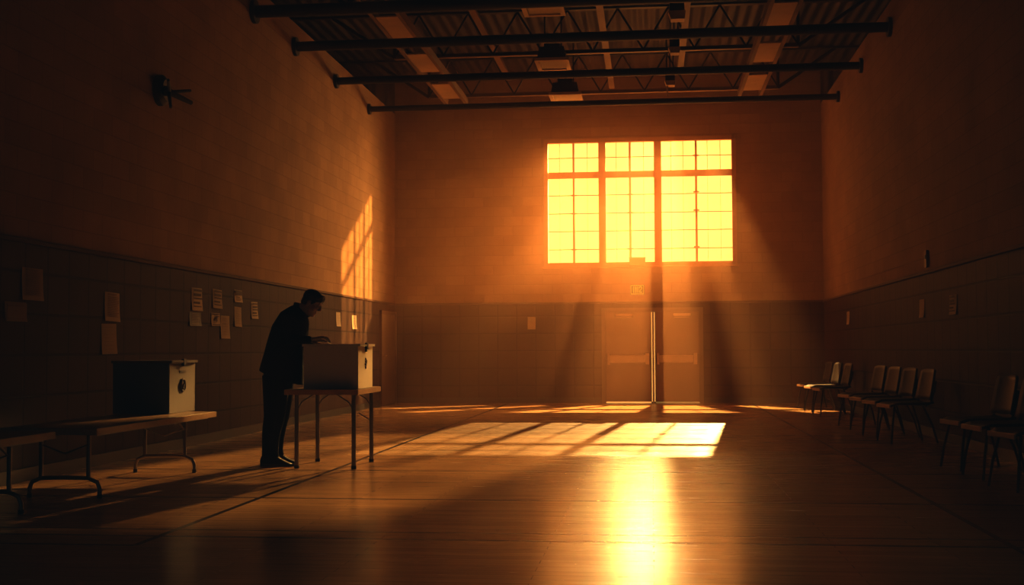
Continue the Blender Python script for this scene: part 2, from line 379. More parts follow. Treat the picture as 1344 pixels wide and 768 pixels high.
# ------------------------------------------------------------------ papers on the walls
def paper(name, wall, x0, y0, x1, y1, label, cat, style, M=None, tilt=0):
    """pixel box on a wall -> a sheet at its real place"""
    cx, cy = (x0+x1)/2, (y0+y1)/2
    if wall == 'L': a, b_ = on_x(x0, cy, XL), on_x(x1, cy, XL); c = on_x(cx, cy, XL); wd = abs(b_.y-a.y); ht = abs(on_x(cx, y0, XL).z-on_x(cx, y1, XL).z); rz = PI/2; loc = (XL, c.y, c.z)
    elif wall == 'R': a, b_ = on_x(x0, cy, XR), on_x(x1, cy, XR); c = on_x(cx, cy, XR); wd = abs(b_.y-a.y); ht = abs(on_x(cx, y0, XR).z-on_x(cx, y1, XR).z); rz = -PI/2; loc = (XR, c.y, c.z)
    else: a, b_ = on_y(x0, cy, YB), on_y(x1, cy, YB); c = on_y(cx, cy, YB); wd = abs(b_.x-a.x); ht = abs(on_y(cx, y0, YB).z-on_y(cx, y1, YB).z); rz = 0; loc = (c.x, YB, c.z)
    t = empty(name, loc, label=label, cat=cat)
    t.rotation_euler = (0, tilt, rz)
    # sheet: front faces -y locally, slightly curled at the foot
    b = MB(); n = 6; vs = []
    for j in range(n+1):
        z = -ht/2+ht*j/n; cur = .004+.012*(1-j/n)**3
        vs.append((b.bm.verts.new((-wd/2, -cur, z)), b.bm.verts.new((wd/2, -cur-.004*(1-j/n), z))))
    for (p0, p1), (q0, q1) in zip(vs, vs[1:]): b.bm.faces.new((p0, p1, q1, q0))
    sh = b.build('sheet', M or M_paper, t)
    md = sh.modifiers.new('thick', 'SOLIDIFY'); md.thickness = .0015
    b = MB(); y = -.02
    def bar(u0, v0, u1, v1): b.box((-wd/2+u0*wd, -.0215, ht/2-v1*ht), (-wd/2+u1*wd, -.0195, ht/2-v0*ht))
    if style == 'text':
        bar(.12, .05, .7, .10)
        for k in range(12): bar(.12, .16+k*.06, .88-.12*random.random(), .185+k*.06)
    elif style == 'bold':
        for k, (u, hh) in enumerate(((.85, .09), (.8, .11), (.9, .07), (.7, .09), (.85, .05))): bar(.1, .07+k*.18, u, .07+k*.18+hh)
    elif style == 'notice':
        bar(.05, .05, .95, .09); bar(.1, .14, .9, .24); bar(.05, .80, .95, .9); bar(.04, .05, .07, .95); bar(.93, .05, .96, .95); bar(.05, .92, .95, .95)
        for k in range(5): bar(.15, .34+k*.08, .85, .355+k*.08)
    elif style == 'photo':
        bar(.08, .06, .92, .42); bar(.15, .55, .6, .62); bar(.15, .7, .8, .75); bar(.15, .82, .7, .86)
    elif style == 'diag':
        bar(.08, .06, .92, .12); bar(.08, .88, .92, .94)
        for k in range(5): b.box((-.03+.0*k, -.0215, -.02), (.03, -.0195, .02), rot=Euler((0, .8, 0)), piv=(0, -.02, 0)) if k == 0 else bar(.1+.1*k, .62-.1*k, .35+.1*k, .7-.1*k)
    elif style == 'faint':
        for k in range(7): bar(.15, .1+k*.12, .8-.1*random.random(), .12+k*.12)
    b.build('print', M_ink if style in ('bold', 'photo', 'diag') else M_mid, t)
    return t
L = [
 ('wall_notice', 28, 352, 55.5, 394.5, 'tall framed text notice highest on the dark left wall end', 'notice', 'text', M_paper2),
 ('wall_notice', 5.5, 396.5, 33.5, 422, 'wide landscape notice below the tall framed notice, near the dark end of wall', 'notice', 'notice', M_paper2),
 ('wall_notice', 136.8, 384, 156, 422, 'upper of two text sheets pinned above the blue-sided ballot box', 'notice', 'text', None),
 ('wall_notice', 132.5, 425, 152, 465, 'lower of two text sheets pinned directly above the blue-sided ballot box', 'notice', 'faint', M_paper2),
 ('flyer', 251, 378, 264.5, 408, 'pale flyer with bold dark lines above the black flyer', 'flyer', 'bold', None),
 ('flyer', 248, 410, 263, 428, 'small black flyer under the pale bold-lined flyer', 'flyer', 'faint', M_blackposter),
 ('flyer', 278.5, 380, 290.5, 405, 'flyer with three dark blocks above the picture flyer', 'flyer', 'bold', M_paper2),
 ('flyer', 276.6, 411, 288, 428, 'small picture flyer with a slanting dark design', 'flyer', 'diag', M_paper2),
 ('flyer', 289, 414.5, 300.5, 444.5, 'plain tan sheet hanging lowest in the flyer cluster', 'flyer', 'faint', M_paper2),
 ('flyer', 307, 381, 317, 397, 'small flyer with a dark picture on its upper half', 'flyer', 'photo', M_paper),
 ('flyer', 307, 403, 316, 429, 'narrow plain sheet under the small flyer with dark picture', 'flyer', 'faint', M_paper2),
 ('flyer', 329, 396.5, 337.5, 418.5, 'narrow sheet on the wall just behind the man', 'flyer', 'bold', M_paper),
 ('flyer', 440.8, 410, 446.3, 428.5, 'orange-lit sheet on tile wall in front of the man, nearer to him', 'flyer', 'faint', M_paper),
 ('flyer', 461.7, 414, 467.3, 432, 'orange-lit sheet on tile wall nearer the sunlit strip', 'flyer', 'faint', M_paper),
]
for k, (nm, x0, y0, x1, y1, lb, ct, st, mm) in enumerate(L): paper(nm, 'L', x0, y0, x1, y1, lb, ct, st, mm, tilt=(.0, .0, .02, -.015)[k % 4])
paper('flyer', 'B', 692.5, 416, 703, 432.5, 'small sheet on the back wall beside the double doors', 'flyer', 'faint', M_paper2)
paper('flyer', 'R', 1247, 387, 1256.5, 413, 'sheet with dark rows on right wall, nearest the camera there', 'flyer', 'bold', M_paper)
paper('flyer', 'R', 1207.5, 393, 1214, 417, 'plain narrow sheet on right wall beside the dark-rowed sheet', 'flyer', 'faint', M_paper2)
paper('flyer', 'R', 1112, 409, 1115.5, 426, 'thin faint sheet on right wall close to the back corner', 'flyer', 'faint', M_paper2)
p = on_x(1218, 340, XR)
t = empty('thermostat', (XR, p.y, p.z), -PI/2, label='small tan wall plate above the tile on the right wall', cat='wall plate')
MB().box((-.06, -.035, -.11), (.06, 0, .11), bev=.008).build('cover', M_beam, t); MB().box((-.03, -.042, .0), (.03, -.034, .05), bev=.003).build('dial', M_dark, t)

# ------------------------------------------------------------------ wall bracket high on the left wall
p = on_x(208, 119, XL)
t = empty('wall_bracket', (XL, p.y, p.z), label='dark round wall bracket with thin prongs high on left wall', cat='bracket')
def on_plane(px, py, xx): q = on_x(px, py, xx); return Vector((q.x-XL, q.y-p.y, q.z-p.z))
b = MB(); b.tube([(0, 0, 0), (.06, 0, 0), (.10, 0, 0)], [.17, .17, .12], 24); b.build('mount_disc', M_dark, t, True)
c0 = on_plane(222, 121, XL+.22)
b = MB(); b.tube([(.06, 0, 0), c0], [.06, .045], 12); b.build('arm', M_dark, t, True)
for (px, py), r in (((251, 135), .03), ((250, 119), .018), ((221, 105), .018), ((224, 141), .018)):
    q = on_plane(px, py, XL+.34); MB().tube([c0, c0.lerp(q, .6), q], [r*1.2, r, r*.8], 8).build('prong', M_dark, t, True)

# ------------------------------------------------------------------ ceiling steel
PZ = 5.744
order = ['second pipe from the camera end', 'third pipe from the camera end', 'pipe closest to the back wall']
for k, yy in enumerate((16.02, 17.96, 20.38, 22.86)):
    lb = ['thick dark pipe across the hall, nearest overhead at top edge', 'dark steel pipe across the hall, second from the top edge', 'dark steel pipe across the hall, third from the top edge', 'thin dark pipe across the hall nearest the big window'][k]
    t = empty('roof_pipe', (0, yy, PZ), label=lb, cat='pipe', group='pipes across the hall')
    r = (.085, .075, .065, .055)[k]
    MB().tube([(XL, 0, 0), (XL*.5, 0, 0), (0, 0, 0), (XR, 0, 0)], r, 14).build('pipe_length', M_steel, t, True)
    for xx, sg in ((XL, 1), (XR, -1)): MB().tube([(xx, 0, 0), (xx+sg*.05, 0, 0)], r*1.9, 16).build('wall_flange', M_steel, t, True)
# trusses: bottom chord and webs under the deck
TZ = 6.16
for k, yy in enumerate((14.4, 17.4, 20.6, 23.9)):
    lb = ['open web roof truss at the top edge of view', 'open web roof truss between the first two pipes', 'open web roof truss above the third pipe', 'open web roof truss closest to the window wall'][k]
    t = empty('roof_truss', (0, yy, TZ), label=lb, cat='truss', group='roof trusses')
    xa, xb = XL+1.0, XR-1.0; top = HDECK-TZ-.03
    b = MB(); b.box((xa, -.05, -.025), (xb, .05, 0)); b.box((xa, -.006, 0), (xb, .006, .05)); b.build('bottom_chord', M_beam, t)
    b = MB(); b.box((XL-.9, -.06, top-.03), (XR+.9, .06, top)); b.build('top_chord', M_steel, t)
    b = MB(); n = 8
    for j in range(n):
        u0 = xa+(xb-xa)*j/n; u1 = xa+(xb-xa)*(j+1)/n; um = (u0+u1)/2
        b.tube([(u0, 0, .02), (um, 0, top-.02)], .016, 6); b.tube([(um, 0, top-.02), (u1, 0, .02)], .016, 6)
    b.build('web', M_steel, t)
    for xx, sg in ((XL, -1), (XR, 1)):
        c = xa if sg < 0 else xb
        MB().tube([(c, 0, 0), (c+sg*1.1, 0, top-.02)], .03, 6).build('end_brace', M_steel, t); MB().tube([(c, 0, 0), (c, 0, top)], .03, 6).build('end_post', M_steel, t)
# long tracks running toward the window
for X_, lb in ((-3.82, 'long ceiling track with flat panels on the left of the roof'), (1.93, 'long ceiling track with flat panels on the right of the roof')):
    t = empty('ceiling_track', (X_, 20, 5.98), label=lb, cat='ceiling track', group='long ceiling tracks')
    for s_ in (-1, 1): MB().box((s_*.2-.03, -7.5, 0), (s_*.2+.03, 3.9, .13)).build('rail', M_beam, t)
    for j in range(5): MB().box((-.17, -7.2+j*2.3, .015), (.17, -5.9+j*2.3, .04), bev=.004).build('panel', M_fix, t)
# thin purlins running toward the window
for (pa, pb), lb in ((((624, 16), (659, 94)), 'narrow tan purlin under the roof, left of the pale boxes'), (((788, 12), (801, 105)), 'narrow tan purlin under the roof near its middle'), (((905, 8), (891, 85)), 'narrow tan purlin beside the hanging junction boxes')):
    A, B = on_z(*pa, 6.35), on_z(*pb, 6.35); X_ = (A.x+B.x)/2; y1 = min(B.y, YB-.3)
    t = empty('purlin', (X_, (A.y+y1)/2, 6.35), label=lb, cat='beam', group='thin purlins'); hl = (y1-A.y)/2+.8
    MB().box((-.055, -hl, 0), (.055, min(hl, YB-.02-(A.y+y1)/2), .012)).build('flange', M_beam, t); MB().box((-.008, -hl, .012), (.008, min(hl, YB-.02-(A.y+y1)/2), .14)).build('purlin_web', M_beam, t)
# pale boxed fixtures
for (x0, y0, x1, y1), lb in (((685, 3, 740, 22), 'pale boxed ceiling fixture at the top edge of view'), ((704, 79, 748, 93), 'pale boxed ceiling fixture hung at middle depth'), ((722, 124, 764, 135), 'pale boxed ceiling fixture nearest the window')):
    A0, A1 = on_z((x0+x1)/2, y0, 5.88), on_z((x0+x1)/2, y1, 5.88); ym = (A0.y+A1.y)/2; hd = (A1.y-A0.y)/2; wd = abs(on_y(x0, y1, ym).x-on_y(x1, y1, ym).x); ht = .24
    t = empty('ceiling_fixture', ((A0.x+A1.x)/2, ym, 5.88), label=lb, cat='ceiling light', group='pale boxed fixtures')
    MB().prism([(-wd/2+.04, .03), (wd/2-.04, .03), (wd/2-.08, ht), (-wd/2+.08, ht)], 1, -hd+.04, hd-.04).build('fixture_body', M_steel, t)
    b = MB(); e = .07
    b.box((-wd/2, -hd, 0), (wd/2, -hd+e, .05)); b.box((-wd/2, hd-e, 0), (wd/2, hd, .05)); b.box((-wd/2, -hd+e, 0), (-wd/2+e, hd-e, .05)); b.box((wd/2-e, -hd+e, 0), (wd/2, hd-e, .05)); b.build('trim_ring', M_fix, t)
    MB().box((-wd/2+e, -hd+e, .02), (wd/2-e, hd-e, .035)).build('lens', M_paper, t)
    MB().box((-.12, -.12, ht), (.12, .12, ht+.12)).build('ballast_box', M_steel, t)
    for sx in (-.14, .14): MB().tube([(sx, 0, ht-.02), (sx, 0, HDECK-5.885)], .012, 6).build('hanger_rod', M_steel, t)
# hanging junction boxes
for (x0, y0, x1, y1), lb, stem_ in (((877, 16, 900, 27), 'hanging junction box at the top edge of view', 0), ((877, 63, 893, 71), 'hanging junction box at middle depth', 0), ((872, 107, 887, 113), 'hanging junction box with a stem, nearest the window', 1)):
    A = on_z((x0+x1)/2, y1, 5.95); wd = abs(on_y(x0, y1, A.y).x-on_y(x1, y1, A.y).x); ht = abs(on_y(x0, y0, A.y).z-on_y(x0, y1, A.y).z)
    t = empty('junction_box', (A.x, A.y, 5.95), label=lb, cat='junction box', group='hanging junction boxes')
    MB().prism([(-wd/2+.04, 0), (wd/2-.02, 0), (wd/2, ht), (-wd/2, ht)], 1, -.1, .1).build('box_body', M_fix, t); MB().box((-wd/2+.02, -.11, ht), (wd/2-.02, .11, ht+.16)).build('box_top', M_steel, t)
    for sx in (-.06, 0, .06): MB().tube([(sx, 0, ht+.15), (sx, 0, HDECK-5.95-.005)], .009, 6).build('conduit', M_steel, t)
    if stem_: MB().tube([(-.05, 0, 0), (-.05, 0, -.2)], .014, 6).build('drop_stem', M_fix, t)

# ------------------------------------------------------------------ tables
def polling_table():
    TX0, TX1, TY0, TY1, TZ_ = -3.435, -2.735, 11.2, 12.17, .745
    c = Vector(((TX0+TX1)/2, (TY0+TY1)/2, 0)); hx, hy = (TX1-TX0)/2, (TY1-TY0)/2
    t = empty('small_table', c, label='small square table on four straight legs, holding the lit ballot box', cat='table')
    MB().box((-hx, -hy, TZ_-.012), (hx, hy, TZ_), bev=.003).build('table_top', M_wood, t)
    b = MB(); e = .012; z0, z1 = TZ_-.05, TZ_-.002
    b.box((-hx-.004, -hy-.004, z0), (hx+.004, -hy+e, z1)); b.box((-hx-.004, hy-e, z0), (hx+.004, hy+.004, z1)); b.box((-hx-.004, -hy, z0), (-hx+e, hy, z1)); b.box((hx-e, -hy, z0), (hx+.004, hy, z1))
    b.build('edge_band', M_edge, t)
    lx = ((-3.34-c.x), (-2.79-c.x)); ly = (11.28-c.y, 12.01-c.y)
    for x in lx:
        for y in ly:
            l = MB().tube([(x, y, 0.0), (x, y, TZ_-.012)], .021, 12).build('leg', M_leg, t, True)
            MB().tube([(x, y, 0), (x, y, .03)], .025, 12).build('foot_cap', M_dark, l)
    for y in ly:
        s1 = 1
        MB().tube([(lx[0], y, TZ_-.20), (lx[0]+.05, y, TZ_-.12), (lx[0]+.16, y, TZ_-.05)], .007, 6).build('brace', M_leg, t); MB().tube([(lx[1], y, TZ_-.20), (lx[1]-.05, y, TZ_-.12), (lx[1]-.16, y, TZ_-.05)], .007, 6).build('brace', M_leg, t)
    MB().tube([(lx[1], ly[1], TZ_-.34), (lx[1]-.13, ly[1], TZ_-.26)], .006, 6).build('stay_rod', M_leg, t)
    return t
polling_table()

def folding_table(x1, ya, yb_, label, wd=.76, z=.545):
    """low folding table, right long edge at x1"""
    c = Vector((x1-wd/2, (ya+yb_)/2, 0)); hx, hy = wd/2, (yb_-ya)/2
    t = empty('folding_table', c, label=label, cat='table', group='low folding tables along the left wall')
    MB().box((-hx, -hy, z-.02), (hx, hy, z), bev=.004).build('table_top', M_wood, t)
    b = MB(); e = .015; z0, z1 = z-.05, z-.003
    b.box((-hx-.004, -hy-.004, z0), (hx+.004, -hy+e, z1)); b.box((-hx-.004, hy-e, z0), (hx+.004, hy+.004, z1)); b.box((-hx-.004, -hy, z0), (-hx+e, hy, z1)); b.box((hx-e, -hy, z0), (hx+.004, hy, z1)); b.build('edge_band', M_edge, t)
    for s_ in (-1, 1):
        y = s_*(hy-.28); w = .19; r = .016
        f = .14
        fp = [(-w-.09, y, 0), (-w-.09, y, .07), (-w-.07, y, .12), (-w, y, .15), (0, y, .155), (w, y, .15), (w+.07, y, .12), (w+.09, y, .07), (w+.09, y, 0)]
        fr_ = MB().tube(fp, r, 10).build('foot_frame', M_leg, t, True)
        for q in (-1, 1):
            MB().tube([(q*w, y, .15), (q*w, y, z-.02)], r, 10).build('leg', M_leg, t, True)
            MB().tube([(q*w, y, z-.16), (q*(w-.03), y-s_*.08, z-.08), (q*(w-.03), y-s_*.2, z-.025)], .008, 6).build('brace', M_leg, t)
        MB().tube([(-w, y, z-.14), (0, y, z-.21), (w, y, z-.14)], .007, 6).build('stay_rod', M_leg, t)
        for q in (-1, 1): MB().tube([(q*(w+.09), y, 0), (q*(w+.09), y, .03)], r+.004, 10).build('foot_cap', M_dark, fr_)
    b = MB(); b.box((hx-.05, -hy+.1, z-.062), (hx-.04, hy-.1, z-.045)); b.box((-hx+.04, -hy+.1, z-.062), (-hx+.05, hy-.1, z-.045)); b.build('under_rail', M_leg, t)
    return t
c1, c2 = on_z(285, 540, .545), on_z(124.5, 562.5, .545)
TBX = (c1.x+c2.x)/2
folding_table(TBX, c2.y, c1.y, 'low wood-edged folding table carrying the blue-sided ballot box')
c3 = on_z(73, 566.5, .545)
folding_table(c3.x, c3.y-2.4, c3.y, 'low folding table cut off by the frame, empty on top')

# ------------------------------------------------------------------ ballot boxes
def ballot_box(lo, hi, label, front, kind):
    lo, hi = Vector(lo), Vector(hi); c = Vector(((lo.x+hi.x)/2, (lo.y+hi.y)/2, lo.z)); hx, hy, h = (hi.x-lo.x)/2, (hi.y-lo.y)/2, hi.z-lo.z
    t = empty('ballot_box', c, label=label, cat='ballot box')
    MB().box((-hx, -hy, 0.001), (hx-.004, hy, h-.022), bev=.004).build('box_body', front, t)
    MB().box((hx-.004, -hy+.002, .002), (hx, hy-.002, h-.022)).build('end_panel', M_endlit if kind == 'a' else M_endshade, t)['label'] = 'end panel with its lighting put into the colour'
    lid = MB()
    sx, sy = .03, .15  # slot half sizes
    for a_, b_ in (((-hx-.012, -hy-.012), (-sx, hy+.012)), ((sx, -hy-.012), (hx+.022, hy+.012)), ((-sx, -hy-.012), (sx, -sy)), ((-sx, sy), (sx, hy+.012))): lid.box((a_[0], a_[1], h-.022), (b_[0], b_[1], h))
    lid.build('lid', M_box if kind == 'a' else M_endshade, t)  # low-table box lid takes the shaded card colour
    b = MB(); b.box((hx, -.03, h-.05), (hx+.026, .03, h+.012), bev=.004)
    b.box((hx, -.022, h-.075), (hx+.014, .022, h-.05), bev=.003) if kind == 'a' else None
    cl = b.build('clasp', M_dark, t)
    if kind == 'b':
        MB().box((hx, -.075, h-.115), (hx+.003, .075, h-.09)).build('label_strip', M_ink, t)
        b = MB(); z = h*.52
        pts = [(hx+.002, .055*math.cos(k*PI/12), z+.055*math.sin(k*PI/12)) for k in range(25)]; b.tube(pts, .011, 6)
        b.tube([(hx+.002, -.02, z-.035), (hx+.002, -.03, z+.02), (hx+.002, .005, z+.035)], .008, 6); b.tube([(hx+.002, .0, z-.03), (hx+.002, .03, z+.01)], .012, 6)
        b.build('round_emblem', M_ink, t)
    else:
        b = MB(); z = h*.56
        b.tube([(hx+.002, -.008, z+.05), (hx+.002, .012, z+.03), (hx+.002, -.012, z+.014)], .006, 6); b.tube([(hx+.002, .026, z+.034), (hx+.002, .022, z), (hx+.002, -.026, z-.008)], .009, 6); b.tube([(hx+.002, .016, z-.008), (hx+.002, -.004, z-.034), (hx+.002, .003, z-.05)], .007, 6)
        b.build('printed_emblem', M_ink, t)
    return t
BZ = .7455
bx0, bx1 = on_y(398.5, 480, 11.32).x, on_y(470, 480, 11.32).x
BOXTOP = on_y(460, 451.5, 11.32).z
by1 = 11.92
ballot_box((bx0, 11.32, BZ), (bx1, by1, BOXTOP), 'pale ballot box the man is reaching into, its end glowing orange', M_box, 'a')
q = on_z(222, 543.5, .546); q2 = on_z(252.5, 539, .546)
bw = abs(on_y(148, 500, q.y).x-q.x)
ballot_box((q.x-bw, q.y, .546), (q.x, q.y+.62, .546+abs(on_y(222, 473.5, q.y).z-.546)), 'ballot box with dark blue side and round emblem, on the low table', M_boxblue, 'b')

# ------------------------------------------------------------------ chairs along the right wall
def make_chair():
    t = empty('side_chair', (0, 0, 0), cat='chair')   # faces -x locally, origin under the middle of the seat
    b = MB(); n = 9; sd, sw = .26, .235
    # seat shell: shallow dish with a rolled front
    rows = []
    for i in range(n):
        x = -sd+2*sd*i/(n-1); row = []
        for j in range(n):
            y = -sw+2*sw*j/(n-1); z = .455+.018*(y/sw)**2-.03*max(0, (-x/sd-.6)/.4)**2+.012*max(0, (x/sd-.5)/.5)**2
            k = 1-.08*max(0, abs(x/sd)-.7)/.3; row.append(b.bm.verts.new((x, y*k, z)))
        rows.append(row)
    for i in range(n-1):
        for j in range(n-1): b.bm.faces.new((rows[i][j], rows[i][j+1], rows[i+1][j+1], rows[i+1][j]))
    s_ = b.build('seat', M_seat, t, True); md = s_.modifiers.new('thick', 'SOLIDIFY'); md.thickness = .022; md.offset = -1
    MB().box((-sd-.012, -sw*.95, .405), (-sd+.006, sw*.95, .448), bev=.006).build('seat_front_lit', M_seatlit, t)  # added strip whose pale colour paints the lit front edge
    b = MB(); rows = []
    for i in range(8):
        v = i/7; z = .50+.36*v; x0 = .235+.075*v; row = []
        hw = .225*(1-.10*v**4)
        for j in range(9):
            u = -1+2*j/8; row.append(b.bm.verts.new((x0+.03*(u*u)*-1+.02, hw*u, z-(.02*abs(u)**4 if i == 7 else 0))))
        rows.append(row)
    for i in range(7):
        for j in range(8): b.bm.faces.new((rows[i][j], rows[i][j+1], rows[i+1][j+1], rows[i+1][j]))
    s_ = b.build('backrest', M_seat, t, True); md = s_.modifiers.new('thick', 'SOLIDIFY'); md.thickness = .018
    for q in (-1, 1):
        MB().tube([(-.19, q*.17, .43), (-.235, q*.215, .2), (-.26, q*.235, 0)], .012, 8).build('leg', M_chairleg, t, True)
        MB().tube([(.15, q*.17, .43), (.24, q*.215, .2), (.29, q*.235, 0)], .012, 8).build('leg', M_chairleg, t, True)
        MB().tube([(.17, q*.19, .43), (.23, q*.2, .47), (.275, q*.19, .60), (.30, q*.185, .72)], .012, 8).build('back_post', M_chairleg, t, True)
    MB().tube([(-.19, -.17, .43), (-.19, .17, .43)], .01, 8).build('seat_rail', M_chairleg, t); MB().tube([(.15, -.17, .43), (.15, .17, .43)], .01, 8).build('seat_rail', M_chairleg, t)
    return t
proto = make_chair()
chairs = [(9.85, 'dark side chair nearest the camera on right wall, cut by the frame', 'c'), (10.72, 'dark side chair at right wall, middle of the near group', 'c'), (11.5, 'dark side chair at right wall, farthest of the near group', 'c'),
          (14.75, 'dark side chair, nearest of the group of four at right wall', 'b'), (15.75, 'dark side chair, second nearest of the group of four', 'b'), (16.75, 'dark side chair, third nearest of the group of four', 'b'), (17.8, 'dark side chair, farthest of the group of four', 'b'),
          (20.7, 'dark side chair nearest the camera in the group by the back corner', 'a'), (21.8, 'middle dark side chair in the group by the back corner', 'a'), (22.9, 'dark side chair farthest away, by the back corner', 'a')]
for k, (yy, lb, g) in enumerate(chairs):
    o = proto if k == 0 else copy_tree(proto)
    o.location = (XR-.50, yy+.2, 0); o.rotation_euler = (0, 0, math.radians(9+random.uniform(-3, 3)))
    tag(o, lb, 'chair', 'chairs along the right wall')

# ------------------------------------------------------------------ the man
MY = 11.62
def mp(px, py, y=0):
    q = on_y(px, py, MY); return Vector((q.x-MX, y, q.z))
MX = on_y(362, 613, MY).x
man = empty('person', (MX, MY, 0), label='man in dark jacket and trousers bending over the lit ballot box', cat='person')
HT_ = math.radians(31)
HM = Matrix.Translation(mp(409.3, 398.5)) @ Matrix.Rotation(HT_, 4, 'Y')
def hand(b, wrist, knuck, pip, tip, yc, sgn):
    """palm plus four bent fingers and a thumb; sgn = side the thumb leaves toward"""
    wr, kn = Vector(wrist), Vector(knuck)
    for k in range(5):
        o = Vector((0, (-.032+.016*k), 0)); b.cap(wr+o*.55, kn+o, .014, .0115)
    for k, (ln, dz) in enumerate(((.82, .0), (.96, .003), (1.0, .004), (.9, .0))):
        yo = sgn*(-.033+.022*k); o = Vector((0, yo, dz)); a = kn+o
        m_ = kn+o*1.08+(Vector(pip)-kn)*ln; e = kn+o*1.1+(Vector(tip)-kn)*ln
        b.cap(a, m_, .0098, .0088); b.cap(m_, e, .0086, .0068)
    th = wr.lerp(kn, .35)+Vector((0, sgn*.034, -.006)); t1 = wr.lerp(kn, .85)+Vector((0, sgn*.052, -.024)); t2 = kn.lerp(Vector(tip), .35)+Vector((0, sgn*.044, -.022))
    b.cap(th, t1, .014, .011); b.cap(t1, t2, .0105, .008)

body = MB()
# head (own frame: x forward, z up), tilted down toward the box
body.ell((-.012, 0, .036), (.096, .076, .086), HM); body.ell((.022, 0, -.04), (.064, .058, .082), HM); body.ell((.058, 0, -.092), (.026, .027, .024), HM)
body.cap((.082, 0, .028), (.108, 0, -.016), .009, .0125, HM); body.ell((.100, 0, -.020), (.014, .019, .010), HM)
body.cap((.078, -.036, .03), (.080, .036, .03), .012, .012, HM)
for s_ in (-1, 1):
    body.ell((.070, s_*.031, .008), (.014, .014, .011), HM); body.ell((.056, s_*.045, -.025), (.026, .022, .026), HM)
    body.ell((-.008, s_*.077, -.006), (.021, .011, .032), HM); body.cap((.01, s_*.05, -.085), (-.02, s_*.055, -.04), .016, .02, HM)
body.cap((.083, -.016, -.052), (.083, .016, -.052), .0085, .0085, HM); body.cap((.079, -.014, -.066), (.079, .014, -.066), .0095, .0095, HM)
nk = HM @ Vector((-.035, 0, -.045)); body.cap(nk, mp(391, 412), .058, .066)
# trunk and limbs under the clothes
body.loft([(mp(351, 490), mp(382, 498), .15), (mp(352, 470), mp(384, 476), .14), (mp(358, 448), mp(391, 456), .155), (mp(366, 428), mp(397, 437), .165), (mp(377, 414), mp(400, 424), .15), (mp(388, 407), mp(398, 412), .07)])
for s_ in (-1, 1):
    body.cap(mp(366, 494, s_*.09), mp(363, 548, s_*.095), .075, .05); body.cap(mp(363, 548, s_*.095), mp(358, 598, s_*.10), .048, .036); body.cap(mp(358, 604, s_*.10), mp(378, 609, s_*.105), .032, .024)
SH = {-1: mp(384, 419, -.17), 1: mp(385, 419, .17)}; EL = {-1: mp(384.5, 448.5, -.235), 1: mp(386, 449, .22)}
WR = {-1: mp(412.5, 445.6, -.12), 1: mp(404, 448.2, .13)}
for s_ in (-1, 1): body.cap(SH[s_], EL[s_], .048, .038); body.cap(EL[s_], WR[s_], .037, .024)
hand(body, WR[-1], mp(427.0, 442.6, -.10), mp(433.2, 444.6, -.10), mp(437.2, 450.0, -.10), -.1, 1)
kz = BOXTOP+.026
w1 = WR[1]; hand(body, w1, Vector((w1.x+.085, .12, kz+.008)), Vector((w1.x+.125, .12, kz+.002)), Vector((w1.x+.165, .12, kz-.012)), .12, -1)
remeshed(body, 'body', M_skin, .0055, man, 3)

# eyes on the face
for s_ in (-1, 1):
    e = MB(); e.ell((.0765, s_*.031, .006), (.0085, .0095, .0085), HM, 12); e.build('eye', M_paper, man, True)
hair = MB(); hair.ell((-.020, 0, .052), (.100, .083, .084), HM); hair.ell((-.055, 0, -.002), (.056, .072, .062), HM)
hair.cap((.055, -.042, .095), (.06, .042, .095), .027, .027, HM); hair.cap((.074, -.03, .074), (.076, .03, .076), .017, .017, HM)
for s_ in (-1, 1): hair.cap((.03, s_*.070, .035), (.012, s_*.074, .0), .014, .008, HM)
remeshed(hair, 'hair', M_hair, .007, man, 2)

jk = MB()
jk.loft([(mp(341.5, 486), mp(397.5, 506), .205), (mp(343.5, 478), mp(399, 490), .200), (mp(347.5, 465), mp(399, 471), .19), (mp(352.5, 447), mp(399.5, 454), .195), (mp(359, 427), mp(403, 438), .205), (mp(370.5, 409.5), mp(404, 424), .20), (mp(382, 402), mp(402.5, 417), .13), (mp(390, 398.5), mp(400.5, 409), .075)], 32, .9)
for s_ in (-1, 1):
    jk.ell(SH[s_], (.078, .068, .078)); jk.cap(SH[s_], EL[s_], .066, .052); jk.cap(EL[s_], EL[s_].lerp(WR[s_], .93), .05, .036)
remeshed(jk, 'jacket', M_jacket, .011, man, 3)
cl = MB()
for s_ in (-1, 1): cl.cap(mp(390, 399.5, s_*.035), mp(403, 415, s_*.045), .02, .014)
cl.cap(mp(389, 399, -.04), mp(389, 399, .04), .017, .017)
remeshed(cl, 'collar', M_shirt, .007, man, 2)
tr = MB()
tr.loft([(mp(349, 480), mp(386, 486), .16), (mp(347.5, 492), mp(384.5, 500), .17), (mp(348.5, 505), mp(383.5, 510), .16)])
for s_, dx in ((-1, 0), (1, -1.5)):
    def tp(x, y): return mp(x+dx, y, s_*.095)
    tr.loft([(tp(348, 492), tp(384, 500), .085), (tp(349.5, 520), tp(381.5, 522), .084), (tp(350.5, 545), tp(377.5, 548), .074), (tp(348.8, 560), tp(373.5, 562), .068), (tp(348, 575), tp(370.3, 577), .063), (tp(348, 590), tp(369, 592), .060), (tp(347.5, 600), tp(370.5, 599), .060)])
remeshed(tr, 'trousers', M_trouser, .011, man, 3)
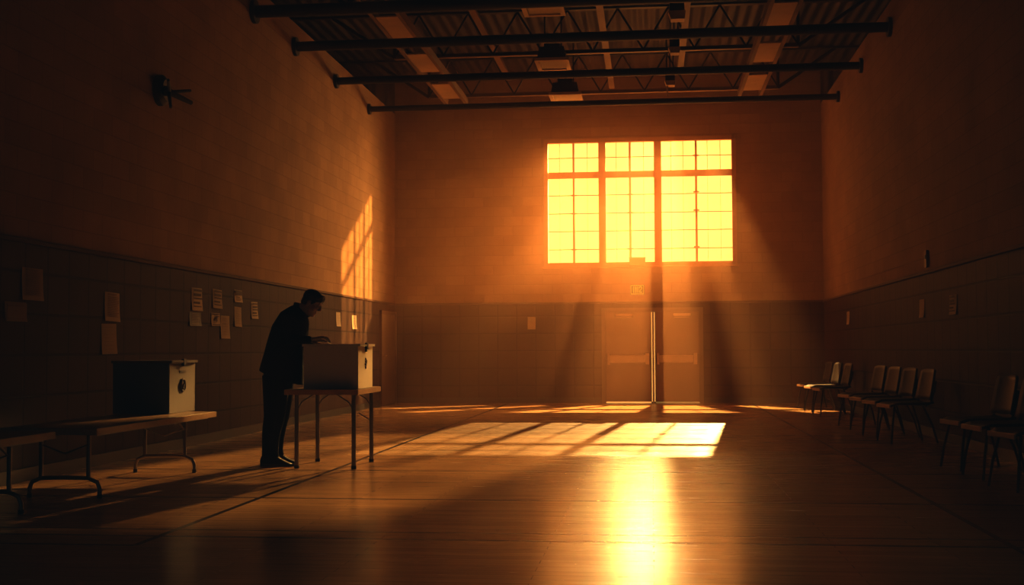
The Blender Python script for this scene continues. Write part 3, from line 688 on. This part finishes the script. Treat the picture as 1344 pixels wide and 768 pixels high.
for s_, dx in ((-1, 0), (1, -1.5)):
    R = []
    zb = mp(360, 613).z
    for px, top, w in ((346.3, 602, .022), (348, 597, .034), (353, 594, .040), (362, 594, .042), (368, 597.5, .042), (374, 601.5, .046), (380, 604.6, .048), (385, 606.6, .044), (388, 608.8, .032), (389.3, 611, .014)):
        a = mp(px+dx, top, s_*.10); a0 = Vector((a.x, a.y, .004)); R.append((a0, a, w))
    s = MB()
    s.loft([(r[0], r[1], r[2]) for r in R], 20, .7)
    sh = remeshed(s, 'shoe', M_shoe, .007, man, 2)
    s = MB(); pts = [(r[0].x, r[2]) for r in R]; s.prism([(x, s_*.10-w-.003) for x, w in pts]+[(x, s_*.10+w+.003) for x, w in reversed(pts)], 2, 0, .02); s.build('sole', M_dark, sh)
    s = MB()
    for j, (px, py) in enumerate(((370.3, 598.6), (372.8, 600.4), (375.3, 602), (377.8, 603.3))):
        a = mp(px+dx, py-.2, s_*.10); s.tube([a+Vector((-.002, -.022, -.004)), a+Vector((0, 0, .003)), a+Vector((.002, .022, -.004))], .003, 6)
    s.build('laces', M_lace, sh)

# ballot under the hand, dipping into the slot
q = Vector((on_y(432, 450, MY-.1).x, MY-.1, BOXTOP))
bp_ = MB(); rows = []
for j in range(7):
    u = j/6; x = -.075+.15*u; z = .022-.028*u**2-.02*max(0, u-.7); rows.append((bp_.bm.verts.new((x, -.05, z)), bp_.bm.verts.new((x, .05, z+.002))))
for (a, b_), (c, d) in zip(rows, rows[1:]): bp_.bm.faces.new((a, b_, d, c))
o = bp_.build('ballot_paper', M_paper, None, False, (q.x-.035, q.y, q.z+.003)); md = o.modifiers.new('thick', 'SOLIDIFY'); md.thickness = .001
tag(o, 'white ballot paper under the fingers of the man on the box lid', 'paper')

# ------------------------------------------------------------------ haze
def haze_mat(thin, thick, aniso):
    """thin through the hall, thicker toward the window wall"""
    M = bpy.data.materials.new('haze'); M.use_nodes = True; nt = M.node_tree; nt.nodes.clear(); h = NT(M)
    o = h.n('ShaderNodeOutputMaterial'); v = h.n('ShaderNodeVolumeScatter'); v.inputs['Color'].default_value = HAZE_COL+(1,); v.inputs['Anisotropy'].default_value = aniso
    tc = h.n('ShaderNodeTexCoord'); sp = h.n('ShaderNodeSeparateXYZ'); h.l(tc.outputs['Object'], sp.inputs[0])
    mr = h.n('ShaderNodeMapRange', interpolation_type='SMOOTHSTEP'); h.l(sp.outputs[1], mr.inputs[0])
    for i, x in enumerate((21.2, 25.3, thin, thick)): mr.inputs[i+1].default_value = x
    h.l(mr.outputs[0], v.inputs['Density']); h.l(v.outputs[0], o.inputs['Volume']); return M
HAZE_COL = (1.0, .60, .34)
hz = MB().box((XL-1.5, YF-.6, -.5), (XR+1.5, YB+.6, HDECK+.5)).build('haze', haze_mat(.003, .095, .05))
tag(hz, 'thin warm haze filling the hall', 'haze', kind='stuff')

# ------------------------------------------------------------------ lights
def sun(name, az, slope, energy, col, ang):
    """az = leftward metres per metre, slope = drop per metre, travelling toward -y"""
    l = bpy.data.lights.new(name, 'SUN'); l.energy = energy; l.color = col; l.angle = math.radians(ang)
    o = bpy.data.objects.new(name, l); COL.objects.link(o)
    d = Vector((-az, -1, -slope)); o.rotation_euler = d.to_track_quat('-Z', 'Y').to_euler(); o.location = (0, YB+8, 10); return o
PATCH_COL = (1.0, .40, .09)
sun('main_sun', .088, .43, 15, (1, .53, .16), .6)
sun('floor_band_light', .20, .31, 17, (1, .48, .13), 1.6)  # extra lamp added for the long light bands on the floor
sun('wall_patch_light', 1.55, .56, 26, PATCH_COL, 1.2)  # extra lamp added to throw the bright patch on the left wall
sun('glint_light', -.012, .24, .30, (1, .56, .17), 1.2)  # extra lamp added only for the glint streak on the floor
# unseen warm spot added outside so beams fan out through the panes
FD = 1.8
fx = on_y(866, 65, YB+FD)
pl = bpy.data.lights.new('fan_light', 'SPOT'); pl.energy = 215*4*PI*19; pl.color = (1, .48, .14); pl.shadow_soft_size = .022; pl.spot_size = math.radians(82); pl.spot_blend = .6
po = bpy.data.objects.new('fan_light', pl); COL.objects.link(po); po.location = fx; po.rotation_euler = (Vector((-.2, YB, 3.2))-fx).to_track_quat('-Z', 'Y').to_euler()
# area lamp added outside, to the right, to brighten the left wall
al = bpy.data.lights.new('left_wall_glow', 'AREA'); al.shape = 'RECTANGLE'; al.size = 2.4; al.size_y = 2.6; al.energy = 1500; al.color = (1, .46, .13); al.spread = math.radians(88)
ao = bpy.data.objects.new('left_wall_glow', al); COL.objects.link(ao); ao.location = (1.9, YB+1.85, 5.3)
ao.rotation_euler = Vector((-math.sin(math.radians(67)), -math.cos(math.radians(67)), -.32)).to_track_quat('-Z', 'Y').to_euler()
# unseen slats added outside to cut the fan light into separate beams
b = MB(); k_ = .6/FD
for px, wpx in ((753, 33), (797, 28), (909, 26), (956, 27), (1060, 124), (636, 132)):
    X_ = fx.x+(on_y(px, 347, YB).x-fx.x)*k_; hw_ = wpx/63.3*k_/2
    b.box((X_-hw_, YB+FD-.62, 6.0), (X_+hw_, YB+FD-.6, 7.7))
b.box((fx.x-.8, YB+FD-.63, 7.7), (fx.x+.8, YB+FD-.59, 7.76)); b.box((fx.x-.8, YB, 7.7), (fx.x-.76, YB+FD-.59, 7.76)); b.box((fx.x+.76, YB, 7.7), (fx.x+.8, YB+FD-.59, 7.76)); b.box((fx.x-.8, YB, HDECK), (fx.x+.8, YB+.06, 7.76))
tag(b.build('beam_slats', M_steel), kind='structure')
# weak cool fill lamp added behind the camera to lift the shadows
rl = bpy.data.lights.new('rear_fill', 'AREA'); rl.shape = 'RECTANGLE'; rl.size = 7; rl.size_y = 4; rl.energy = 14; rl.color = (.45, .8, 1)
ro = bpy.data.objects.new('rear_fill', rl); COL.objects.link(ro); ro.location = (-.9, YF+.3, 3.5); ro.rotation_euler = (PI/2, 0, 0)

w = bpy.data.worlds.new('world'); scene.world = w; w.use_nodes = True
w.node_tree.nodes['Background'].inputs[0].default_value = (1, .55, .2, 1); w.node_tree.nodes['Background'].inputs[1].default_value = .0

scene.view_settings.view_transform = 'Standard'; scene.view_settings.look = 'None'; scene.view_settings.exposure = 0; scene.view_settings.gamma = .79
scene.view_settings.use_curve_mapping = True
scene.view_settings.curve_mapping.black_level = (-.0036, -.0058, -.0068); scene.view_settings.curve_mapping.update()
cy = scene.cycles; cy.volume_step_rate = .35
cy = scene.cycles
cy.use_denoising = True; cy.max_bounces = 6; cy.diffuse_bounces = 3; cy.glossy_bounces = 3; cy.volume_bounces = 1; cy.transparent_max_bounces = 8
cy.sample_clamp_indirect = 3; cy.caustics_reflective = False; cy.caustics_refractive = False
